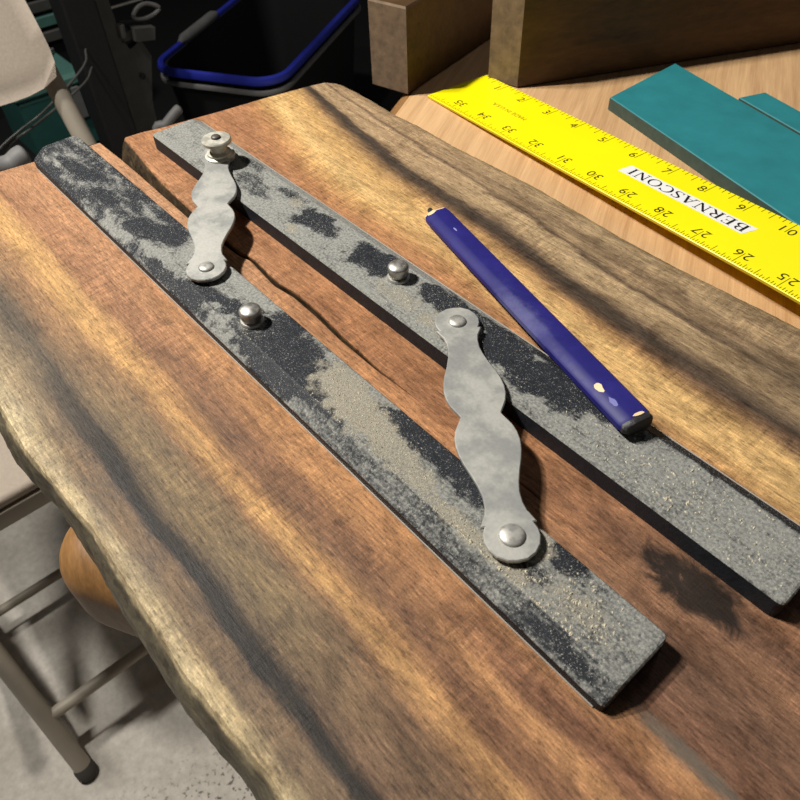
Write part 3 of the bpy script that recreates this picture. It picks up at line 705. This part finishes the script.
    for (s0, v0), (s1, v1) in zip(bot, top): LV += [rp(s0, v0, 0.00010), rp(s1, v1, 0.00010)]
    for i in range(m_): LF.append((2 * i, 2 * i + 2, 2 * i + 3, 2 * i + 1))
    lab = mesh('name_label', LV, LF, MAT_WHITE); under(stick, lab); lab['label'] = 'white name label with black serif capitals'
    # serif glyphs from strokes: list of polylines [(x,y,width)...] in a box one unit high
    TH, TN = 0.15, 0.055
    def arc(cx, cy, rx, ry, a0, a1, wf, n=14):
        out = []
        for i in range(n + 1):
            a = math.radians(a0 + (a1 - a0) * i / n); out.append((cx + rx * math.cos(a), cy + ry * math.sin(a), TN + (wf - TN) * abs(math.cos(a)) ** 1.3))
        return out
    def bar(x0, y0, x1, y1, w_): return [(x0, y0, w_), (x1, y1, w_)]
    def serif(x, y): return bar(x - 0.15, y, x + 0.15, y, 0.05)
    G = {
        'I': (0.42, [bar(.21, 0, .21, 1, TH), serif(.21, .02), serif(.21, .98)]),
        'B': (0.78, [bar(.2, 0, .2, 1, TH), bar(.05, .02, .42, .02, .05), bar(.05, .98, .40, .98, .05), bar(.2, .53, .42, .53, .05), arc(.38, .755, .22, .225, -90, 90, .13), arc(.40, .275, .28, .255, -90, 90, .14)]),
        'E': (0.72, [bar(.2, 0, .2, 1, TH), bar(.05, .02, .64, .02, .05), bar(.05, .98, .60, .98, .05), bar(.2, .52, .50, .52, .05), bar(.64, .0, .66, .24, .05), bar(.60, 1, .60, .78, .05), bar(.5, .42, .5, .62, .05)]),
        'R': (0.82, [bar(.2, 0, .2, 1, TH), serif(.2, .02), bar(.05, .98, .40, .98, .05), bar(.2, .50, .40, .50, .05), arc(.38, .74, .24, .24, -90, 90, .13), bar(.40, .5, .74, .02, .14), bar(.66, .02, .86, .02, .05)]),
        'N': (0.92, [bar(.18, 0, .18, 1, .06), bar(.16, .98, .74, .02, .14), bar(.76, 0, .76, 1, .06), serif(.18, .02), bar(.02, .98, .22, .98, .05), serif(.76, .98)]),
        'A': (0.86, [bar(.12, 0, .43, 1, .06), bar(.43, 1, .74, 0, .15), bar(.22, .34, .64, .34, .05), serif(.12, .02), serif(.74, .02)]),
        'S': (0.64, [[(.54, .78, .05), (.52, .90, .05), (.42, .97, .06), (.30, .98, .06), (.17, .92, .10), (.11, .80, .13), (.14, .66, .14), (.27, .55, .15), (.42, .44, .15), (.53, .32, .14), (.54, .18, .12), (.46, .06, .07), (.32, .02, .06), (.18, .04, .05), (.11, .12, .05), (.09, .26, .05)], bar(.54, .76, .54, 1, .05), bar(.09, 0, .09, .26, .05)]),
        'C': (0.82, [arc(.44, .5, .36, .49, 40, 320, .14, 22), bar(.74, .72, .74, .98, .05)]),
        'O': (0.90, [arc(.45, .5, .37, .49, 0, 360, .14, 28)]),
    }
    V = []; F = []; cur = 0.0; word = 'BERNASCONI'; gap = 0.07
    tot = sum(G[c][0] for c in word) + gap * (len(word) - 1); H = 0.0072; k = 0.0800 / tot
    for ch in word:
        wd, strokes = G[ch]
        for st in strokes:
            P = [np.array((x, y)) for x, y, _ in st]; b = len(V)
            for i, (x, y, ww) in enumerate(st):
                t = P[min(i + 1, len(P) - 1)] - P[max(i - 1, 0)]; t = t / (np.linalg.norm(t) + 1e-9); n_ = np.array([-t[1], t[0]])
                for sg in (-1, 1):
                    q = P[i] + n_ * sg * ww / 2
                    V.append(rp(0.2415 - (cur + q[0]) * k, 0.0324 - q[1] * H, 0.00016))
            for i in range(len(st) - 1): F.append((b + 2 * i, b + 2 * i + 1, b + 2 * i + 3, b + 2 * i + 2))
        cur += wd + gap
    o = mesh('lettering', V, F, MAT_INK2); o.parent = lab
build_stick()
tag(stick, 'bright yellow yardstick with black numerals and a white name label', 'ruler')

# ------------------------------------------------------------------ teal boards
def board(name, poly, z0, z1, label):
    o = mesh(name, *prism(poly, z0, z1, 0.0005), MAT_TEAL)
    o.data.materials.append(MAT_TEALSIDE)
    for p in o.data.polygons:
        if abs(p.normal.z) < 0.3: p.material_index = 1
    return tag(o, label, 'board', 'teal boards')
ad = np.array([0.1303, -0.0381]); ad /= np.linalg.norm(ad)
a0 = np.array([0.1505, 0.3261]); a1 = np.array([0.1498, 0.4000])
board('teal_board', [a0, a0 + ad * 0.5, a1 + ad * 0.5, a1], ZB, ZB + 0.0088, 'larger teal board partly under the yellow yardstick')
b0 = np.array([0.2089, 0.3867]); b1 = np.array([0.2143, 0.4060]); b1 = b0 + (b1 - b0) * 1.0
bd = np.array([0.0294, -0.0045]); bd = ad * 0.9 + bd / np.linalg.norm(bd) * 0.1; bd /= np.linalg.norm(bd)
b1 = np.array([0.2165, 0.4055])
board('teal_board', [b0, b0 + ad * 0.4, b1 + ad * 0.4, b1], ZB, ZB + 0.0080, 'narrow teal board lying behind the larger teal one')

# ------------------------------------------------------------------ wooden blocks on edge
def block(p, q, ln, h, label, along=None):
    p = np.array(p); q = np.array(q); e = q - p; t = np.linalg.norm(e); e /= t; d = np.array([e[1], -e[0]])
    if d[1] < 0: d = -d
    if along is not None: d = np.array(along) / np.linalg.norm(along)
    o = mesh('hardwood_board', *prism([p, q, q + d * ln, p + d * ln], ZB, ZB + h, 0.0012), MAT_BLOCK)
    o.data.materials.append(MAT_ENDG)
    for f in o.data.polygons:
        if abs(f.normal.x * d[0] + f.normal.y * d[1]) > 0.7: f.material_index = 1
    return tag(o, label, 'board', 'brown boards standing on edge')
block((0.0396, 0.244), (0.0093, 0.2365), 0.55, 0.058, 'brown hardwood board on edge overhanging the bench\'s rounded corner')
block((0.086, 0.3064), (0.0626, 0.301), 0.6, 0.066, 'brown hardwood board on edge touching the yardstick\'s far end, angle-cut', (0.43, 0.90))

# ------------------------------------------------------------------ folding chair
chair = empty('folding_chair', (-0.26, -0.045, ZF))
def legu(z): return -0.068 - (z - ZF) * 0.41 / 0.65
VL, VRt = -0.237, 0.15; VM = (VL + VRt) / 2
def build_chair():
    parts = []
    for v in (VL, VRt):
        pts = [(legu(z), v, z) for z in np.linspace(ZF + 0.010, 0.0, 12)]
        lg = mesh('front_leg', *tube(pts, 0.0115, 14), MAT_BEIGE, smooth=True); parts.append(lg)
        pts = [(legu(z), v, z) for z in (ZF, ZF + 0.003, ZF + 0.012, ZF + 0.016)]
        ft = mesh('rubber_foot', *tube(pts, [0.011, 0.0135, 0.0135, 0.0118], 14), MAT_RUBBER, smooth=True, angle=40); parts.append(ft)
        vv = v + (-0.026 if v < 0 else 0.026)
        pts = [(-0.16 - (t * 0.205), vv, -0.41 - t * (ZF * -1 - 0.41 - 0.02)) for t in np.linspace(0, 1, 8)]
        parts.append(mesh('rear_leg', *tube(pts, 0.010, 12), MAT_BEIGE, smooth=True))
        parts.append(mesh('rubber_foot', *tube([(-0.362, vv, ZF + 0.03), (-0.366, vv, ZF + 0.02), (-0.372, vv, ZF)], [0.0105, 0.0125, 0.0115], 12), MAT_RUBBER, smooth=True))
    z = ZF + 0.088; parts.append(mesh('front_crossbar', *tube([(legu(z), VL, z), (legu(z), VM, z), (legu(z), VRt, z)], 0.008, 12), MAT_BEIGE, smooth=True))
    parts.append(mesh('rear_crossbar', *tube([(-0.338, VL - .026, -0.75), (-0.338, VRt + .026, -0.75)], 0.007, 12), MAT_BEIGE, smooth=True))
    zt = 0.0; parts.append(mesh('top_rail', *tube([(legu(zt), VL, zt), (legu(zt) - 0.012, VM, zt + 0.01), (legu(zt), VRt, zt)], 0.0115, 12), MAT_BEIGE, smooth=True))
    # seat pan with rolled rim and a padded top
    sp = [(x - 0.312, y + VM) for x, y in rrect(0.182, 0.170, 0.07, 8)]
    parts.append(mesh('seat_pan', *prism(sp, -0.382, -0.360, 0.002, 3), MAT_BEIGE, smooth=True, angle=50))
    sp2 = [(x - 0.312, y + VM) for x, y in rrect(0.180, 0.167, 0.068, 8)]
    parts.append(mesh('seat_pad', *prism(sp2, -0.360, -0.346, 0.006, 4), MAT_VINYL, smooth=True, angle=50))
    # curved, padded backrest between the uprights
    V = []; F = []; nv, nz = 22, 12
    for side in (0, 1):
        for i in range(nv + 1):
            for j in range(nz + 1):
                a = -1 + 2 * i / nv; b = -1 + 2 * j / nz
                # rounded rectangle by pulling in the corners
                k = math.sqrt(max(0.0, 1 - 0.30 * (abs(a) ** 6) * 1.0)) ; h = 0.088 * (1 - 0.16 * abs(a) ** 8)
                zc = -0.062 + h * b; v = VM + (VRt - VL) * 0.5 * 1.05 * a * (1 - 0.045 * abs(b) ** 6)
                u = legu(zc) - 0.028 * (1 - a * a) + (0.009 if side else -0.009) * (1 - max(abs(a), abs(b)) ** 8) + 0.026
                V.append((u, v, zc))
    m_ = (nv + 1) * (nz + 1)
    for s in (0, 1):
        for i in range(nv):
            for j in range(nz):
                q = s * m_ + i * (nz + 1) + j; F.append((q, q + 1, q + nz + 2, q + nz + 1))
    rim = [i * (nz + 1) for i in range(nv + 1)] + [nv * (nz + 1) + j for j in range(1, nz + 1)] + [i * (nz + 1) + nz for i in range(nv - 1, -1, -1)] + [j for j in range(nz - 1, 0, -1)]
    for x, y in zip(rim, rim[1:] + rim[:1]): F.append((x, y, y + m_, x + m_))
    parts.append(mesh('backrest', V, F, MAT_VINYL, smooth=True, angle=60))
    under(chair, *parts)
build_chair()
tag(chair, 'beige metal folding chair with padded seat beside the slab', 'chair')

# ------------------------------------------------------------------ background: tote, post, steel stand, toolbox and clutter
tote = empty('storage_tote', (-1.155, 0.835, ZF + 0.01))
def build_tote():
    ca = np.array([-1.155, 0.835]); d = np.array([0.852, 0.524]); n = np.array([-d[1], d[0]])
    def ring(hx, hy, r, z): return [tuple(ca + d * x + n * y) + (z,) for x, y in rrect(hx, hy, r, 6)]
    hx, hy = 0.150, 0.27; zt = -0.45
    rings = [ring(hx - .035, hy - .035, .04, ZF + .01), ring(hx - .008, hy - .008, .055, zt - .03), ring(hx - .006, hy - .006, .055, zt), ring(hx - .012, hy - .012, .052, zt), ring(hx - .014, hy - .014, .052, zt - .03), ring(hx - .04, hy - .04, .038, ZF + .02)]
    k = len(rings[0]); V = [p for r in rings for p in r]; F = []
    for i in range(len(rings) - 1):
        for j in range(k): F.append((i * k + j, i * k + (j + 1) % k, (i + 1) * k + (j + 1) % k, (i + 1) * k + j))
    F.append(tuple(range(k))[::-1]); F.append(tuple(range((len(rings) - 1) * k, len(rings) * k)))
    body = mesh('body', V, F, MAT_BLACK, smooth=True, angle=40)
    def loop_tube(hx_, hy_, r_, z, rad, name, m):
        P = ring(hx_, hy_, r_, z); seg = 8; V = []; F = []
        cen = np.array([ca[0], ca[1], z])
        for i in range(len(P)):
            p = np.array(P[i]); t = np.array(P[(i + 1) % len(P)]) - np.array(P[i - 1]); t /= np.linalg.norm(t); s = np.array([t[1], -t[0], 0])
            for q in range(seg):
                th = 2 * math.pi * q / seg; V.append(p + s * rad * math.cos(th) + np.array([0, 0, rad * 1.2 * math.sin(th)]))
        n_ = len(P)
        for i in range(n_):
            for q in range(seg): F.append((i * seg + q, i * seg + (q + 1) % seg, ((i + 1) % n_) * seg + (q + 1) % seg, ((i + 1) % n_) * seg + q))
        return mesh(name, V, F, m, smooth=True)
    rim = loop_tube(hx, hy, .06, zt, 0.0085, 'rim', MAT_BLUE); lip = loop_tube(hx + .002, hy + .002, .06, zt - 0.024, 0.005, 'lip', MAT_GREYP)
    grip = mesh('grip', *tube([tuple(ca + d * (-hx) + n * t) + (zt + 0.006,) for t in (-.14, -.12, -.06, .02, .04)], [0.006, 0.013, 0.013, 0.013, 0.006], 10), MAT_GREYP, smooth=True)
    under(tote, body, rim, lip, grip)
build_tote()
tag(tote, 'black open storage tote with a blue rim on the floor', 'tote')
rg = mesh('folded_rag', *prism([(-1.06, 0.74), (-0.99, 0.755), (-1.0, 0.84), (-1.05, 0.86), (-1.085, 0.80)], ZF + 0.02, ZF + 0.10, 0.02), MAT_GREYP, smooth=True)
tag(rg, 'crumpled grey rag inside the blue-rimmed tote', 'rag')

# black post
post = empty('black_post', (-0.9, 0.335, ZF + 0.01))
pp = [(-0.9 + x, 0.335 + y) for x, y in rrect(0.03, 0.0285, 0.005, 3)]
po = mesh('column', *prism(pp, ZF + 0.016, 0.35, 0.001), MAT_BLACK); pb = mesh('base_plate', *prism([(-0.9 + x, 0.335 + y) for x, y in rrect(0.07, 0.07, 0.008, 3)], ZF + 0.01, ZF + 0.016, 0.001), MAT_BLACK)
pc = mesh('cap', *prism([(-0.9 + x, 0.335 + y) for x, y in rrect(0.032, 0.031, 0.006, 3)], 0.35, 0.36, 0.002), MAT_BLACK)
under(post, po, pb, pc); tag(post, 'thick black upright post left of the blue-rimmed tote', 'post')

# grey steel stand behind the post: a pressed plate leg with a looped handle on top
st = empty('steel_stand', (-1.05, 0.44, ZF + 0.01))
def vplate(poly, u0, u1):
    n = len(poly); V = [(u0, a, b) for a, b in poly] + [(u1, a, b) for a, b in poly]
    return V, [tuple(range(n)), tuple(range(n, 2 * n))[::-1]] + [(i, (i + 1) % n, n + (i + 1) % n, n + i) for i in range(n)]
plate = mesh('plate_leg', *vplate([(0.420, -0.10), (0.446, -0.10), (0.447, -0.269), (0.449, -0.338), (0.460, -0.360), (0.486, -0.350), (0.499, -0.384), (0.474, -0.468), (0.470, -0.527), (0.49, -0.62), (0.50, ZF + .01), (0.34, ZF + .01), (0.389, -0.522), (0.408, -0.387)], -1.065, -1.045), MAT_GREYST)
flange = mesh('flange', *vplate([(0.405, -0.10), (0.421, -0.10), (0.409, -0.387), (0.390, -0.522), (0.345, ZF + .01), (0.33, ZF + .01), (0.380, -0.52), (0.399, -0.38)], -1.065, -1.025), MAT_GREYP)
hole = mesh('bolt', *tube([(-1.048, 0.468, -0.415), (-1.040, 0.468, -0.415)], 0.006, 10), MAT_BLACK)
slot = mesh('clip', *tube([(-1.04, 0.417, -0.455), (-1.04, 0.413, -0.478)], 0.0055, 8), MAT_GREYP)
nib = mesh('clip', *tube([(-1.045, 0.4545, -0.312), (-1.045, 0.452, -0.335)], 0.008, 8), MAT_GREYP)
arm = mesh('bracket_block', *vplate([(0.474, -0.322), (0.516, -0.330), (0.509, -0.352), (0.470, -0.345)], -1.09, -1.03), MAT_GREYST)
lp = smoothcurve([(-1.05, 0.486, -0.306), (-1.05, 0.500, -0.295), (-1.05, 0.520, -0.293), (-1.05, 0.542, -0.305), (-1.05, 0.532, -0.313), (-1.05, 0.510, -0.317), (-1.05, 0.490, -0.313), (-1.05, 0.486, -0.306)], 4)
loop = mesh('loop_handle', *tube(lp, 0.0042, 8), MAT_GREYP, smooth=True)
neck = mesh('neck', *vplate([(0.447, -0.330), (0.476, -0.328), (0.476, -0.343), (0.449, -0.345)], -1.06, -1.045), MAT_GREYST)
under(st, plate, flange, hole, slot, nib, arm, loop, neck)
tag(st, 'grey pressed-steel stand with a looped handle behind the black post', 'stand')

# grey tube end poking up behind the slab
pk = mesh('grey_lever', *tube(smoothcurve([(-0.72, 0.25, ZF + 0.015), (-0.72, 0.30, -0.55), (-0.71, 0.335, -0.372), (-0.70, 0.353, -0.352), (-0.70, 0.374, -0.339), (-0.70, 0.386, -0.334)], 5), [0.008] * 24 + [0.0075, 0.004], 12), MAT_GREYP, smooth=True)
tag(pk, 'grey bent lever with a rounded end behind the slab\'s far edge', 'lever')

# cabinet with toolbox and drawers, deep in the dark
cab = empty('low_cabinet', (-1.42, 0.30, ZF + 0.01))
cv, cf = prism([(-1.58, 0.02), (-1.16, 0.02), (-1.16, 0.48), (-1.58, 0.48)], ZF + 0.01, -0.63, 0.004)
cbody = mesh('body', cv, cf, MAT_BLACK); cdoor = mesh('door', *prism([(-1.16, 0.04), (-1.145, 0.04), (-1.145, 0.46), (-1.16, 0.46)], ZF + 0.03, -0.65, 0.002), MAT_BLACK)
under(cab, cbody, cdoor); tag(cab, 'low black cabinet in the dark under the green toolbox', 'cabinet')
tb = empty('toolbox', (-1.37, 0.36, -0.63))
tbody = mesh('body', *prism([(-1.46, 0.27), (-1.285, 0.27), (-1.285, 0.425), (-1.46, 0.425)], -0.63, -0.492, 0.006), MAT_GREEN)
tlid = mesh('lid', *prism([(-1.465, 0.265), (-1.28, 0.265), (-1.28, 0.430), (-1.465, 0.430)], -0.491, -0.463, 0.008), MAT_GREENL)
tl = mesh('latch', *prism([(-1.285, 0.388), (-1.276, 0.388), (-1.276, 0.405), (-1.285, 0.405)], -0.56, -0.49, 0.001), MAT_GREYP)
under(tb, tbody, tlid, tl); tag(tb, 'dull green toolbox glimpsed between chair back and black post', 'toolbox')
scd = empty('screwdriver', (-1.36, 0.35, -0.463))
h1 = mesh('handle', *tube([(-1.30, 0.305, -0.452), (-1.305, 0.312, -0.452), (-1.34, 0.345, -0.452)], [0.007, 0.011, 0.010], 10), MAT_RED, smooth=True)
h2 = mesh('shaft', *tube([(-1.34, 0.345, -0.452), (-1.42, 0.42, -0.455)], 0.004, 8), MAT_GREYP, smooth=True)
under(scd, h1, h2); tag(scd, 'red-handled screwdriver on the green toolbox', 'screwdriver')
dr = empty('drawer_rack', (-1.66, 0.47, -0.463))
shell = mesh('carcass', *prism([(-1.75, 0.40), (-1.60, 0.40), (-1.60, 0.56), (-1.75, 0.56)], ZF + 0.01, -0.36, 0.003), MAT_BLACK)
ds = [mesh('drawer', *prism([(-1.60, 0.41), (-1.585, 0.41), (-1.585, 0.55), (-1.60, 0.55)], z, z + 0.026, 0.003), MAT_GREENL if i == 1 else MAT_GREYST) for i, z in enumerate((-0.50, -0.465, -0.43, -0.395))]
dr.location = (-1.66, 0.48, ZF + 0.01); under(dr, shell, *ds); tag(dr, 'small black drawer rack with grey fronts in the far dark corner', 'drawer rack')
# grey hose end and cables left of the slab
hs = mesh('vacuum_hose', *tube(smoothcurve([(-0.45, -0.38, ZF + 0.012), (-0.43, -0.35, -0.35), (-0.39, -0.20, -0.10), (-0.36, -0.03, -0.135), (-0.352, 0.036, -0.158), (-0.35, 0.058, -0.154), (-0.35, 0.066, -0.153)], 6), [0.011] * 33 + [0.0105, 0.009, 0.007, 0.003], 14), MAT_GREYP, smooth=True)
tag(hs, 'grey hose end with a rounded tip at the slab\'s far corner', 'hose')
for k, (pts, lab) in enumerate((([(-0.7, 0.02, -0.34), (-0.7, 0.102, -0.298), (-0.7, 0.137, -0.284), (-0.7, 0.185, -0.267), (-0.78, 0.28, -0.26), (-0.868, 0.32, -0.27)], 'upper of two thin grey cables under the chair back'),
                                 ([(-0.7, 0.03, -0.37), (-0.7, 0.105, -0.307), (-0.7, 0.125, -0.294), (-0.7, 0.160, -0.284), (-0.78, 0.27, -0.285), (-0.868, 0.32, -0.30)], 'lower of two thin grey cables under the chair back'))):
    low = [(-0.7, -0.2 - 0.05 * k, ZF + 0.014), (-0.7, -0.12, -0.6)]
    o = mesh('cable', *tube(smoothcurve(low + pts, 6), 0.0018, 8), MAT_GREYST, smooth=True); tag(o, lab, 'cable', 'thin grey cables')
